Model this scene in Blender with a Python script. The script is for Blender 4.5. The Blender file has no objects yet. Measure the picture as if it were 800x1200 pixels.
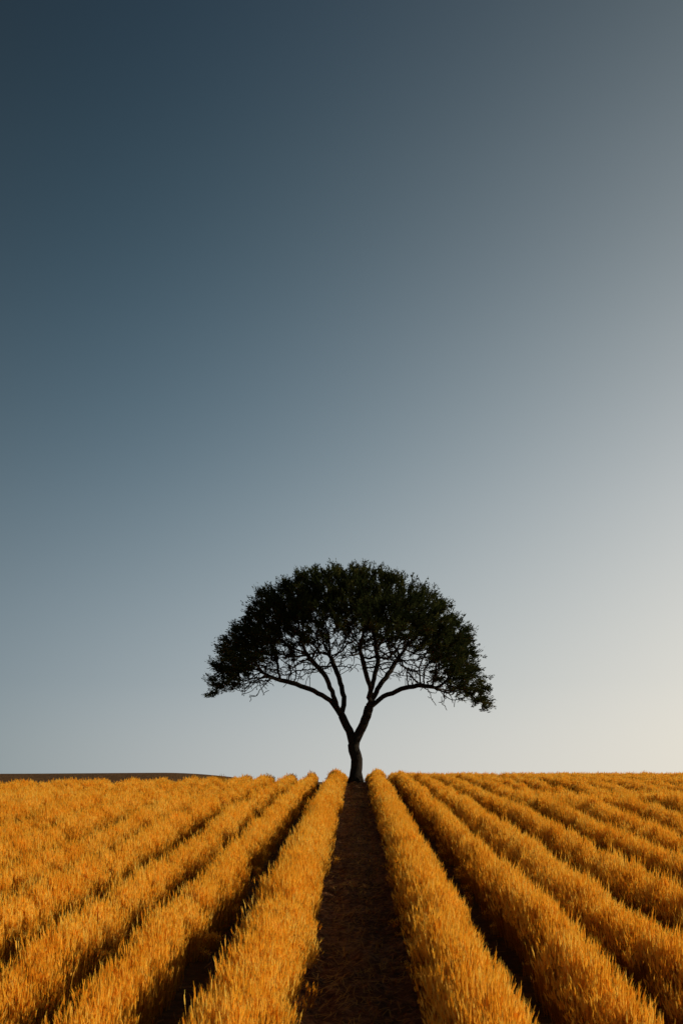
import bpy, math, random
import numpy as np
from mathutils import Vector, kdtree, noise as mnoise
random.seed(7); rng=np.random.default_rng(7)
scene=bpy.context.scene
scene.view_settings.view_transform='Standard'
scene.view_settings.look='None'
scene.view_settings.exposure=0
EYE=2.4; SL=0.0429; F=1400.0; TD=48.0
SUN_AZ=math.radians(86)   # clockwise from +Y (towards +X)
SUN_EL=math.radians(19)

def sstep(a,b,v):
    t=np.clip((v-a)/(b-a),0,1); return t*t*(3-2*t)
def gz(x,y):
    x=np.asarray(x,float); y=np.asarray(y,float)
    a=SL*np.maximum(y,-40); 
    k=0.12
    b=2.06
    base=-k*np.log(np.exp(-a/k)+np.exp(-b/k))
    base=base-9.0*sstep(58,190,y)
    base=base+0.59*sstep(1.0,9.5,-x)*np.exp(-((y-59)/8)**2)
    base=base+0.15*sstep(1.5,6,np.abs(x))*np.exp(-((y-27)/4)**2)
    base=base-0.17*sstep(2,7,np.abs(x))*np.exp(-((y-35)/4)**2)
    base=base+0.24*np.exp(-((x)**2+(y-TD)**2)/(2*1.5**2))
    base=base+0.05*np.sin(x*0.31+1.0)*np.sin(y*0.17)*sstep(3,8,np.abs(x))
    return base

def new_mat(name):
    m=bpy.data.materials.new(name); m.use_nodes=True
    nt=m.node_tree; nt.nodes.clear()
    out=nt.nodes.new('ShaderNodeOutputMaterial')
    return m,nt,out
def link(nt,a,b): nt.links.new(a,b)
def ramp(nt,fac,stops):
    r=nt.nodes.new('ShaderNodeValToRGB'); link(nt,fac,r.inputs[0])
    e=r.color_ramp.elements
    e[0].position=stops[0][0]; e[0].color=(*stops[0][1],1)
    e[1].position=stops[-1][0]; e[1].color=(*stops[-1][1],1)
    for p,c in stops[1:-1]:
        n=e.new(p); n.color=(*c,1)
    return r
def noise_node(nt,scale,detail=6,vec=None,rough=.6):
    n=nt.nodes.new('ShaderNodeTexNoise'); n.inputs['Scale'].default_value=scale
    n.inputs['Detail'].default_value=detail; n.inputs['Roughness'].default_value=rough
    if vec is not None: link(nt,vec,n.inputs['Vector'])
    return n

# ---------------- materials
def soil_mat(name,c0,c1,c2,bs):
    m,nt,out=new_mat(name)
    g=nt.nodes.new('ShaderNodeNewGeometry')
    n1=noise_node(nt,1.3,8,g.outputs['Position'],.7)
    n2=noise_node(nt,bs,8,g.outputs['Position'],.75)
    mx=nt.nodes.new('ShaderNodeMath'); mx.operation='MULTIPLY_ADD'
    link(nt,n1.outputs[0],mx.inputs[0]); mx.inputs[1].default_value=.35
    h=nt.nodes.new('ShaderNodeMath'); h.operation='MULTIPLY'; link(nt,n2.outputs[0],h.inputs[0]); h.inputs[1].default_value=.65
    link(nt,h.outputs[0],mx.inputs[2])
    r=ramp(nt,mx.outputs[0],[(.38,c0),(.5,c1),(.60,c2)])
    b=nt.nodes.new('ShaderNodeBump'); b.inputs['Strength'].default_value=1; b.inputs['Distance'].default_value=.06
    link(nt,n2.outputs[0],b.inputs['Height'])
    p=nt.nodes.new('ShaderNodeBsdfPrincipled'); p.inputs['Roughness'].default_value=.95
    p.inputs['Specular IOR Level'].default_value=.1
    link(nt,r.outputs[0],p.inputs['Base Color']); link(nt,b.outputs[0],p.inputs['Normal'])
    link(nt,p.outputs[0],out.inputs[0]); return m
m_soil=soil_mat('field_soil',(.045,.020,.006),(.09,.042,.011),(.16,.08,.024),9)
m_path=soil_mat('path_soil',(.032,.013,.005),(.13,.054,.021),(.34,.16,.062),11)

def straw_mat(name,dark,mid,light,trans):
    m,nt,out=new_mat(name)
    g=nt.nodes.new('ShaderNodeNewGeometry'); oi=nt.nodes.new('ShaderNodeObjectInfo')
    at=nt.nodes.new('ShaderNodeAttribute'); at.attribute_name='tone'
    n=noise_node(nt,.55,4,g.outputs['Position'])
    def ma(a,k,c=None):
        q=nt.nodes.new('ShaderNodeMath'); q.operation='MULTIPLY_ADD'; link(nt,a,q.inputs[0]); q.inputs[1].default_value=k
        if c is None: q.inputs[2].default_value=0
        else: link(nt,c,q.inputs[2])
        return q.outputs[0]
    f=ma(n.outputs[0],.45,ma(at.outputs['Fac'],.35,ma(oi.outputs['Random'],.2)))
    r=ramp(nt,f,[(.22,dark),(.5,mid),(.78,light)])
    d=nt.nodes.new('ShaderNodeBsdfDiffuse'); t=nt.nodes.new('ShaderNodeBsdfTranslucent')
    link(nt,r.outputs[0],d.inputs[0]); link(nt,r.outputs[0],t.inputs[0])
    mx=nt.nodes.new('ShaderNodeMixShader'); mx.inputs[0].default_value=trans
    link(nt,d.outputs[0],mx.inputs[1]); link(nt,t.outputs[0],mx.inputs[2])
    link(nt,mx.outputs[0],out.inputs[0]); return m
m_stem=straw_mat('wheat_stem',(.20,.07,.005),(.42,.18,.013),(.68,.34,.036),.25)
m_head=straw_mat('wheat_ear',(.80,.35,.018),(.97,.56,.05),(.97,.74,.17),.42)

# ---------------- ground
def grid_obj(name,xs,ys,zf,mat):
    X,Y=np.meshgrid(xs,ys); Z=zf(X,Y)
    v=np.stack([X.ravel(),Y.ravel(),Z.ravel()],1)
    nx,ny=len(xs),len(ys)
    i=np.arange(nx-1)[None,:]+nx*np.arange(ny-1)[:,None]
    f=np.stack([i,i+1,i+1+nx,i+nx],-1).reshape(-1,4)
    me=bpy.data.meshes.new(name); me.from_pydata(v.tolist(),[],f.tolist())
    me.polygons.foreach_set('use_smooth',[True]*len(f)); me.materials.append(mat)
    o=bpy.data.objects.new(name,me); scene.collection.objects.link(o); return o
far=np.array([3000,2000,1200,700,400,250,160,110,80,60,45])
xs=np.concatenate([-far,np.arange(-34,34.01,.5),far[::-1]])
ys=np.concatenate([[-1500,-700,-300,-120,-60,-30],np.arange(-20,80,.5),np.arange(80,200,4),[230,300,450,700,1100,1800,3000]])
grid_obj('field_ground',xs,ys,gz,m_soil)

def pathz(X,Y):
    Z=gz(X,Y)+0.02
    out=np.empty_like(Z)
    for a in range(X.shape[0]):
        for b in range(X.shape[1]):
            x=X[a,b];y=Y[a,b]
            n=mnoise.noise(Vector((x*5,y*4,0)))*.055+abs(mnoise.noise(Vector((x*13,y*11,5))))*.06+mnoise.noise(Vector((x*1.5,y*2.2,9)))*.04
            out[a,b]=n
    rut=-.035*(np.exp(-((np.abs(X)-.28)/.1)**2))
    edge=-.14*sstep(.70,.93,np.abs(X))+.04*sstep(.4,.62,np.abs(X))
    return Z+out+rut+edge+.03
pxs=np.arange(-.95,.951,.04)
pys=np.concatenate([np.arange(3,20,.045),np.arange(20,47.5,.12)])
grid_obj('dirt_path',pxs,pys,pathz,m_path)

# straw litter on the soil
V=[];Fc=[]
for _ in range(11000):
    y=3+44*random.random()**1.7
    lane=random.random()
    x=random.gauss(.02,.33) if lane<.65 else random.uniform(-.3*y-2,.3*y+2)
    if abs(x)<.66: z=float(gz(x,y))+.09+random.uniform(-.02,.03)
    else: z=float(gz(x,y))+.03
    a=random.uniform(0,math.pi); l=random.uniform(.03,.15); wd=random.uniform(.004,.009)
    dx,dy=math.cos(a)*l/2,math.sin(a)*l/2; nx,ny=-math.sin(a)*wd/2,math.cos(a)*wd/2; tz=random.gauss(0,.02)
    b=len(V)
    V+= [(x-dx-nx,y-dy-ny,z-tz),(x+dx-nx,y+dy-ny,z+tz),(x+dx+nx,y+dy+ny,z+tz+.002),(x-dx+nx,y-dy+ny,z-tz+.002)]
    Fc.append((b,b+1,b+2,b+3))
me=bpy.data.meshes.new('straw_litter'); me.from_pydata(V,[],Fc)
m_lit=straw_mat('straw_litter',(.25,.12,.03),(.46,.25,.07),(.66,.40,.14),.1); me.materials.append(m_lit)
scene.collection.objects.link(bpy.data.objects.new('straw_litter',me))

# ---------------- wheat tufts
def tuft(name,seed,n,rad,wmul):
    r=np.random.default_rng(seed); V=[];Fc=[];M=[];TN=[]
    tone=[.5]
    def ribbon(pts,ws,ang,mat):
        d=np.array([math.cos(ang),math.sin(ang),0]); b=len(V)
        for p,w in zip(pts,ws):
            V.append(p-d*w/2); V.append(p+d*w/2)
        for i in range(len(pts)-1):
            Fc.append((b+2*i,b+2*i+1,b+2*i+3,b+2*i+2)); M.append(mat); TN.append(tone[0])
    for i in range(n):
        a=r.uniform(0,2*math.pi); q=rad*math.sqrt(r.uniform()); tone[0]=r.uniform()
        p0=np.array([q*math.cos(a),q*math.sin(a),-.02]); h=r.normal(.43,.05)
        la=r.uniform(0,2*math.pi); ln=abs(r.normal(0,.022))
        L=np.array([math.cos(la),math.sin(la),0])
        p1=p0+np.array([0,0,h*.55])+L*ln*.3; p2=p0+np.array([0,0,h])+L*ln
        ang=r.uniform(0,math.pi)
        ribbon([p0,p1,p2],[.004*wmul]*3,ang,0)
        nod=r.uniform(.0,.02); el=r.uniform(.04,.07)
        t1=p2+np.array([0,0,el*.5])+L*nod*.4; t2=p2+np.array([0,0,el*.97])+L*nod*1.2
        w=.012*wmul
        for k in (0,math.pi/2):
            ribbon([p2,t1,t2],[w*.6,w,w*.35],ang+k,1)
        for k in range(2):
            aa=r.uniform(0,2*math.pi); e=t2+np.array([math.cos(aa)*.012,math.sin(aa)*.012,r.uniform(.015,.035)])
            ribbon([t1,e],[.003*wmul,.001*wmul],aa+1.57,1)
        for k in range(2):
            la2=r.uniform(0,2*math.pi); D=np.array([math.cos(la2),math.sin(la2),0]); hh=r.uniform(.15,.8)*h
            s=p0+np.array([0,0,hh]); ll=r.uniform(.04,.10)
            ribbon([s,s+D*ll*.3+np.array([0,0,ll*.6]),s+D*ll*.6+np.array([0,0,ll*.6])],[.005*wmul,.006*wmul,.001],la2+1.57,0)
    me=bpy.data.meshes.new(name); me.from_pydata([tuple(v) for v in V],[],Fc)
    me.materials.append(m_stem); me.materials.append(m_head)
    me.polygons.foreach_set('material_index',M)
    at=me.attributes.new('tone','FLOAT','FACE'); at.data.foreach_set('value',TN)
    return bpy.data.objects.new(name,me)
tc=bpy.data.collections.new('wheat_tufts')
NV=8
for i in range(NV): tc.objects.link(tuft('wheat_tuft_%02d'%i,100+i,26,.08,1.0))
for i in range(NV): tc.objects.link(tuft('wheat_tuft_%02d'%(NV+i),200+i,28,.12,1.6))

gaps=[(.03,.57)]
R=[(1.38,.29),(2.20,.21),(3.08,.29),(3.97,.31),(4.82,.18),(5.77,.33),(6.77,.38),(7.77,.16),(8.77,.30),(9.8,.15),(10.9,.35),(12.0,.14),(13.2,.28),(14.4,.14),(15.7,.26),(17.0,.13),(18.4,.24),(19.8,.12),(21.2,.2),(22.6,.1),(24,.2)]
Lg=[(-1.34,.28),(-2.16,.25),(-3.02,.30),(-3.9,.20),(-4.78,.30),(-5.68,.17),(-6.62,.30),(-7.6,.15),(-8.6,.28),(-9.7,.14),(-10.8,.28),(-12.0,.13),(-13.2,.24),(-14.5,.1),(-16,.2),(-17.4,.1),(-19,.2),(-20.5,.1),(-22,.2),(-23.5,.1),(-25,.2)]
gaps=sorted(Lg)+gaps+sorted(R)
rows=[(gaps[i][0]+gaps[i][1],gaps[i+1][0]-gaps[i+1][1]) for i in range(len(gaps)-1)]
P=[];RO=[];SC=[];ID=[]
for ri,(xa,xb) in enumerate(rows):
    w=xb-xa; 
    for (y0,y1,den,far_) in ((2.5,16,130,0),(16,28,98,0),(28,62,56,1)):
        n=int((y1-y0)*w*den)
        yy=rng.uniform(y0,y1,n); t=rng.uniform(-1,1,n)
        xc=(xa+xb)/2
        for y,tt in zip(yy,t):
            if abs(xc)>.32*y+5: continue
            if xc<-1.5 and y>49.5-(-xc-1.5)*.75: continue
            nz=mnoise.noise(Vector((ri*7.3,y*.45,0)))*.08+mnoise.noise(Vector((ri*7.3,y*1.9,3)))*.06
            nz2=mnoise.noise(Vector((ri*3.1+50,y*.3,0)))*.08
            x=xc+nz2+tt*(w/2+nz-.01)
            if math.hypot(x,(y-TD))<.8: continue
            if abs(x)<.7 and y>TD-1.2 and y<TD+1: continue
            e=abs(tt)
            cl=mnoise.noise(Vector((x*1.4,y*1.0,20)))
            P.append((x,y,0)); 
            hgt=(1.20-.44*e**2.6)*(1+.18*cl)*random.uniform(.9,1.1)
            if y>36: hgt*=1-.18*min(1,(y-36)/8)
            SC.append((random.uniform(.9,1.15),random.uniform(.9,1.15),hgt))
            lean=.18*tt*e*e
            RO.append((random.gauss(0,.05),lean+random.gauss(0,.05),random.gauss(0,.3)))
            ID.append(random.randrange(NV)+(NV if far_ else 0))
# stray self-sown tufts and stubble at the furrow edges
for _ in range(1100):
    y=3+40*random.random()**1.5; g=random.choice(gaps[17:27]); sd_=random.choice((-1,1))
    x=g[0]+sd_*(g[1]-abs(random.gauss(0,.06)))
    if abs(x)>.33*y+2 : continue
    P.append((x,y,0)); q=random.uniform(.2,.5); SC.append((.7,.7,q)); RO.append((random.gauss(0,.2),-sd_*random.uniform(0,.3),random.gauss(0,.5))); ID.append(random.randrange(NV))
P=np.array(P); P[:,2]=gz(P[:,0],P[:,1])
print('tufts',len(P))
me=bpy.data.meshes.new('wheat_field'); me.vertices.add(len(P)); me.vertices.foreach_set('co',P.ravel())
a=me.attributes.new('rot','FLOAT_VECTOR','POINT'); a.data.foreach_set('vector',np.array(RO).ravel())
a=me.attributes.new('scl','FLOAT_VECTOR','POINT'); a.data.foreach_set('vector',np.array(SC).ravel())
a=me.attributes.new('idx','INT','POINT'); a.data.foreach_set('value',np.array(ID,dtype=np.int32))
wf=bpy.data.objects.new('wheat_field',me); scene.collection.objects.link(wf)
def make_gn(name,coll):
    ng=bpy.data.node_groups.new(name,'GeometryNodeTree')
    ng.interface.new_socket('Geometry',in_out='INPUT',socket_type='NodeSocketGeometry')
    ng.interface.new_socket('Geometry',in_out='OUTPUT',socket_type='NodeSocketGeometry')
    gi=ng.nodes.new('NodeGroupInput'); go=ng.nodes.new('NodeGroupOutput')
    ip=ng.nodes.new('GeometryNodeInstanceOnPoints'); ci=ng.nodes.new('GeometryNodeCollectionInfo')
    ci.inputs['Collection'].default_value=coll; ci.inputs['Separate Children'].default_value=True
    ci.inputs['Reset Children'].default_value=True
    def na(n,t):
        q=ng.nodes.new('GeometryNodeInputNamedAttribute'); q.data_type=t; q.inputs['Name'].default_value=n; 
        return [s for s in q.outputs if s.enabled and s.name=='Attribute'][0]
    L=ng.links.new
    L(gi.outputs[0],ip.inputs['Points']); L(ci.outputs[0],ip.inputs['Instance'])
    ip.inputs['Pick Instance'].default_value=True
    L(na('idx','INT'),ip.inputs['Instance Index']); L(na('rot','FLOAT_VECTOR'),ip.inputs['Rotation']); L(na('scl','FLOAT_VECTOR'),ip.inputs['Scale'])
    L(ip.outputs[0],go.inputs[0]); return ng
md=wf.modifiers.new('scatter','NODES'); md.node_group=make_gn('wheat_scatter',tc)

# ---------------- tree
s=TD/F
def T(px,py,d=0): return Vector(((px-415)*s,d,(908-py)*s))
nodes=[];par=[]
def addchain(start,pts):
    prev=start
    for p in pts:
        if prev is None:
            nodes.append(p); par.append(-1); prev=len(nodes)-1; continue
        q=nodes[prev]; d=(p-q).length; k=max(1,int(d/.16))
        for i in range(1,k+1):
            nn=q.lerp(p,i/k)
            if i<k: nn+=Vector((random.gauss(0,.02),random.gauss(0,.02),random.gauss(0,.012)))
            nodes.append(nn); par.append(prev); prev=len(nodes)-1
    return prev
tb=addchain(None,[T(415,914),T(415,900),T(416,880),T(412,864)])
fk=addchain(tb,[T(417,852)])
l1=addchain(tb,[T(407,846,.05),T(399,830,.1)])
l2=addchain(l1,[T(385,811,-.1),T(366,800,-.3),T(345,792,-.3),T(322,786,-.1)])
l3=addchain(l1,[T(401,806,.4),T(394,780,.9),T(386,758,1.2)])
l4=addchain(l1,[T(392,815,-.5),T(380,785,-1.1),T(360,762,-1.5)])
r1=addchain(fk,[T(424,838),T(430,820)])
r2=addchain(r1,[T(447,806,.1),T(468,797,.2),T(488,793,.1),T(508,796,0)])
r3=addchain(r1,[T(432,800,-.5),T(424,772,-1.0),T(420,755,-1.3)])
r4=addchain(r1,[T(440,797,.5),T(458,770,1.1),T(470,752,1.4)])
r5=addchain(r1,[T(434,795,0),T(441,765,.1),T(437,738,0)])
A=[]
ax,ay,az=5.62,4.4,5.30; cz=(908-806)*s; cx=(406-415)*s
def lowlim(x): return .45*(1-min(1,abs(x)*1.02)**1.9)-.05-(.12*(x-.4)/.6 if x>.4 else 0)
while len(A)<5300:
    v=Vector((random.uniform(-1,1),random.uniform(-1,1),random.uniform(-.18,1)))
    r=v.length
    if r>1 or r<.25 or random.random()>(r**1.6): continue
    bump=1+.09*mnoise.noise(v.normalized()*3.4)+.06*mnoise.noise(v.normalized()*8)
    if r>bump*.965: continue
    if v.z<lowlim(v.x)-(.18 if abs(v.x)<.75 else 0): continue
    A.append(Vector((cx+v.x*ax,v.y*ay,cz+v.z*az)))
STEP=.14;KILL=.21;INF=3.0
for it in range(90):
    if not A: break
    kd=kdtree.KDTree(len(nodes))
    for i,n in enumerate(nodes): kd.insert(n,i)
    kd.balance(); pull={}
    keep=[]
    for p in A:
        co,i,d=kd.find(p)
        if d<KILL: continue
        keep.append(p)
        if d<INF and nodes[i].z>1.9: pull.setdefault(i,Vector()); pull[i]+=(p-nodes[i]).normalized()
    A=keep
    added=0
    for i,d in pull.items():
        if d.length<1e-4: continue
        d=d.normalized()
        if par[i]>=0:
            d=(d+.35*(nodes[i]-nodes[par[i]]).normalized())
        d+=Vector((random.gauss(0,.28),random.gauss(0,.28),random.gauss(0,.28)))
        d.normalize(); np_=nodes[i]+d*STEP
        co,j,dd=kd.find(np_)
        if dd<STEP*.35: continue
        nodes.append(np_); par.append(i); added+=1
    if not added: break
N=len(nodes); ch=[[] for _ in range(N)]
for i,p in enumerate(par):
    if p>=0: ch[p].append(i)
rad=[0]*N; EX=2.25
for i in range(N-1,-1,-1):
    rad[i]=.009 if not ch[i] else sum(rad[c]**EX for c in ch[i])**(1/EX)
k=.235/rad[2]
rad=[r*k if r*k>.013 else .013 for r in rad]
print('tree nodes',N,'tips',sum(1 for c in ch if not c),'k',k)
V=[];Fc=[]
def tube(chain):
    n=len(chain); rr=max(rad[chain[min(1,n-1)]],.001); sd=12 if rr>.12 else (7 if rr>.04 else 4)
    base=len(V)
    for k_,i in enumerate(chain):
        p=nodes[i]
        a=nodes[chain[max(0,k_-1)]]; b=nodes[chain[min(n-1,k_+1)]]
        d=(b-a).normalized() if (b-a).length>0 else Vector((0,0,1))
        u=d.cross(Vector((0.13,.99,.05))); 
        if u.length<.1: u=d.cross(Vector((1,0,0)))
        u.normalize(); w=d.cross(u)
        r=rad[i] if k_>0 else min(rad[i],rad[chain[min(1,n-1)]]*1.15)
        if chain[0]==0: r=rad[i]
        for q in range(sd):
            an=2*math.pi*q/sd; rq=r
            if sd==12:
                if p.z<.55: rq*=1+.75*max(0,(.55-p.z)/.75)**1.6*(1+.35*math.cos(an*4+1))
                rq*=1+.10*mnoise.noise(Vector((math.cos(an)*1.5,math.sin(an)*1.5,p.z*1.3)))+.05*math.cos(an*5+p.z)
            V.append(p+u*math.cos(an)*rq+w*math.sin(an)*rq)
    for k_ in range(n-1):
        for q in range(sd):
            a=base+k_*sd+q; b=base+k_*sd+(q+1)%sd
            Fc.append((a,b,b+sd,a+sd))
stack=[(0,None)]
while stack:
    i,p=stack.pop()
    chain=[i] if p is None else [p,i]
    while ch[i]:
        cs=sorted(ch[i],key=lambda c:-rad[c])
        for c in cs[1:]: stack.append((c,i))
        i=cs[0]; chain.append(i)
    tube(chain)
me=bpy.data.meshes.new('trunk_and_branches'); me.from_pydata([tuple(v) for v in V],[],Fc)
me.polygons.foreach_set('use_smooth',[True]*len(Fc))
mb,nt,out=new_mat('bark'); g=nt.nodes.new('ShaderNodeTexCoord')
mp=nt.nodes.new('ShaderNodeMapping'); mp.inputs['Scale'].default_value=(9,9,2); link(nt,g.outputs['Object'],mp.inputs[0])
nn=noise_node(nt,2.2,8,mp.outputs[0],.7); r=ramp(nt,nn.outputs[0],[(.35,(.006,.0045,.003)),(.65,(.024,.017,.012))])
p=nt.nodes.new('ShaderNodeBsdfPrincipled'); p.inputs['Roughness'].default_value=.9; p.inputs['Specular IOR Level'].default_value=.1; link(nt,r.outputs[0],p.inputs['Base Color'])
b=nt.nodes.new('ShaderNodeBump'); b.inputs['Distance'].default_value=.04; link(nt,nn.outputs[0],b.inputs['Height']); link(nt,b.outputs[0],p.inputs['Normal'])
link(nt,p.outputs[0],out.inputs[0]); me.materials.append(mb)
tr=bpy.data.objects.new('trunk_and_branches',me)
C=Vector((cx,0,cz-.6)); LV=[]
def spray(c,o,length,n):
    o=np.array(o); t=rng.uniform(-.25,1,n)[:,None]
    off=rng.normal(size=(n,3))*.035
    p=np.array(c)+off+o*length*t
    d=o*1.0+rng.normal(size=(n,3))*.34; d/=np.linalg.norm(d,axis=1)[:,None]
    side=np.cross(d,rng.normal(size=(n,3))); side/=np.linalg.norm(side,axis=1)[:,None]
    L=rng.uniform(.10,.19,n)[:,None]*(1.1-.4*np.clip(t,0,1)); W=rng.uniform(.012,.022,n)[:,None]
    LV.append(np.stack([p,p+d*L*.5-side*W,p+d*L,p+d*L*.5+side*W],1))
for i in range(N):
    n=nodes[i]
    v=Vector(((n.x-cx)/ax,n.y/ay,(n.z-cz)/az)); rr=v.length
    ll=lowlim(v.x)
    if v.z<ll+.035*random.gauss(0,1): continue
    if rad[i]>.035: continue
    if rr<.64 and random.random()<.82: continue
    if ch[i] and rr<.70: continue
    if ch[i] and random.random()<.28: continue
    if v.z<ll+.12 and abs(v.x)<.7 and random.random()<.45: continue
    o=(n-C); o.normalize()
    for k_ in range(3 if not ch[i] else 2):
        oo=(o+Vector((random.gauss(0,.40),random.gauss(0,.40),random.gauss(0.02,.36)))).normalized()
        spray(n,oo,random.uniform(.12,.50),random.randint(16,27))
Q=np.concatenate(LV); nl=len(Q); print('leaves',nl)
me=bpy.data.meshes.new('foliage'); me.vertices.add(nl*4); me.vertices.foreach_set('co',Q.reshape(-1))
me.loops.add(nl*4); me.loops.foreach_set('vertex_index',np.arange(nl*4,dtype=np.int32))
me.polygons.add(nl); me.polygons.foreach_set('loop_start',np.arange(0,nl*4,4,dtype=np.int32)); me.update(calc_edges=True)
ml,nt,out=new_mat('leaves'); g=nt.nodes.new('ShaderNodeTexCoord'); nn=noise_node(nt,1.6,5,g.outputs['Object'])
r=ramp(nt,nn.outputs[0],[(.35,(.014,.020,.007)),(.55,(.034,.040,.012)),(.7,(.085,.078,.022))])
d=nt.nodes.new('ShaderNodeBsdfDiffuse'); t=nt.nodes.new('ShaderNodeBsdfTranslucent'); link(nt,r.outputs[0],d.inputs[0]); link(nt,r.outputs[0],t.inputs[0])
mx=nt.nodes.new('ShaderNodeMixShader'); mx.inputs[0].default_value=.2; link(nt,d.outputs[0],mx.inputs[1]); link(nt,t.outputs[0],mx.inputs[2]); link(nt,mx.outputs[0],out.inputs[0])
me.materials.append(ml); fo=bpy.data.objects.new('foliage',me)
te=bpy.data.objects.new('acacia_tree',None); te.location=(0,TD,float(gz(0,TD))-.02)
for o in (te,tr,fo): scene.collection.objects.link(o)
tr.parent=te; fo.parent=te

# ---------------- world + sun
w=bpy.data.worlds.new('World'); scene.world=w; w.use_nodes=True; nt=w.node_tree; nt.nodes.clear()
out=nt.nodes.new('ShaderNodeOutputWorld'); bg=nt.nodes.new('ShaderNodeBackground'); sky=nt.nodes.new('ShaderNodeTexSky')
sky.sky_type='NISHITA'; sky.sun_disc=False; sky.sun_elevation=SUN_EL; sky.sun_rotation=SUN_AZ
sky.dust_density=1.5; sky.air_density=1.0; sky.ozone_density=1.5
bg.inputs[1].default_value=.08
tcn=nt.nodes.new('ShaderNodeTexCoord')
sep=nt.nodes.new('ShaderNodeSeparateXYZ'); link(nt,tcn.outputs['Generated'],sep.inputs[0])
def hx(h): 
    c=[int(h[i:i+2],16)/255 for i in (0,2,4)]
    return np.array([x/12.92 if x<.04045 else ((x+.055)/1.055)**2.4 for x in c])
Z=[0,.08,.218,.343,.46,.56,1]
cl_=['929d9f','83919a','5a6d78','3d505c','2b3b45','212e37','19252b']
cc_=['cacbc7','b5bcbe','84949d','60727d','44555f','334350','243037']
cr_=['ece5d6','e6e2d8','c3c7c7','99a1a4','727c81','556167','384148']
Lc=[hx(c) for c in cl_]; Cc=[hx(c) for c in cc_]; Rc=[hx(c) for c in cr_]
Kc=[np.maximum(2*c-.5*l-.5*r,.3*c) for l,c,r in zip(Lc,Cc,Rc)]
rs=[ramp(nt,sep.outputs[2],[(z,tuple(c)) for z,c in zip(Z,L)]) for L in (Lc,Kc,Rc)]
for r in rs: r.color_ramp.interpolation='B_SPLINE'
cmb=nt.nodes.new('ShaderNodeCombineXYZ'); link(nt,sep.outputs[0],cmb.inputs[0]); link(nt,sep.outputs[1],cmb.inputs[1])
nrm=nt.nodes.new('ShaderNodeVectorMath'); nrm.operation='NORMALIZE'; link(nt,cmb.outputs[0],nrm.inputs[0])
dt=nt.nodes.new('ShaderNodeVectorMath'); dt.operation='DOT_PRODUCT'; link(nt,nrm.outputs[0],dt.inputs[0]); dt.inputs[1].default_value=(math.sin(SUN_AZ),math.cos(SUN_AZ),0)
hl=math.cos(SUN_AZ+math.radians(16.6)); hr=math.cos(SUN_AZ-math.radians(15.3))
m=nt.nodes.new('ShaderNodeMapRange'); m.interpolation_type='LINEAR'
m.inputs['From Min'].default_value=hl-.03; m.inputs['From Max'].default_value=hr+.03
link(nt,dt.outputs['Value'],m.inputs['Value']); tf=m.outputs[0]
def mix(f,a,b):
    m=nt.nodes.new('ShaderNodeMix'); m.data_type='RGBA'
    if hasattr(f,'links'): link(nt,f,m.inputs[0])
    else: m.inputs[0].default_value=f
    link(nt,a,m.inputs[6]); link(nt,b,m.inputs[7]); return m.outputs[2]
q1=mix(tf,rs[0].outputs[0],rs[1].outputs[0]); q2=mix(tf,rs[1].outputs[0],rs[2].outputs[0]); x2=mix(tf,q1,q2)
sc=nt.nodes.new('ShaderNodeVectorMath'); sc.operation='SCALE'; sc.inputs['Scale'].default_value=12.5; link(nt,x2,sc.inputs[0])
fin=mix(.06,sc.outputs[0],sky.outputs[0])
link(nt,fin,bg.inputs[0]); link(nt,bg.outputs[0],out.inputs[0])
sd=bpy.data.lights.new('sun','SUN'); sd.energy=5; sd.angle=math.radians(.5); sd.color=(1,.87,.66)
so=bpy.data.objects.new('sun',sd); scene.collection.objects.link(so)
dirv=Vector((math.sin(SUN_AZ)*math.cos(SUN_EL),math.cos(SUN_AZ)*math.cos(SUN_EL),math.sin(SUN_EL)))
so.rotation_euler=dirv.to_track_quat('Z','Y').to_euler(); so.location=(30,30,30)

cam=bpy.data.cameras.new('camera'); co=bpy.data.objects.new('camera',cam); scene.collection.objects.link(co)
co.location=(0,0,EYE); co.rotation_euler=(math.radians(90),0,0)
cam.sensor_fit='VERTICAL'; cam.sensor_height=36; cam.lens=42; cam.shift_y=.26; cam.shift_x=-17/1200
cam.clip_end=6000; scene.camera=co
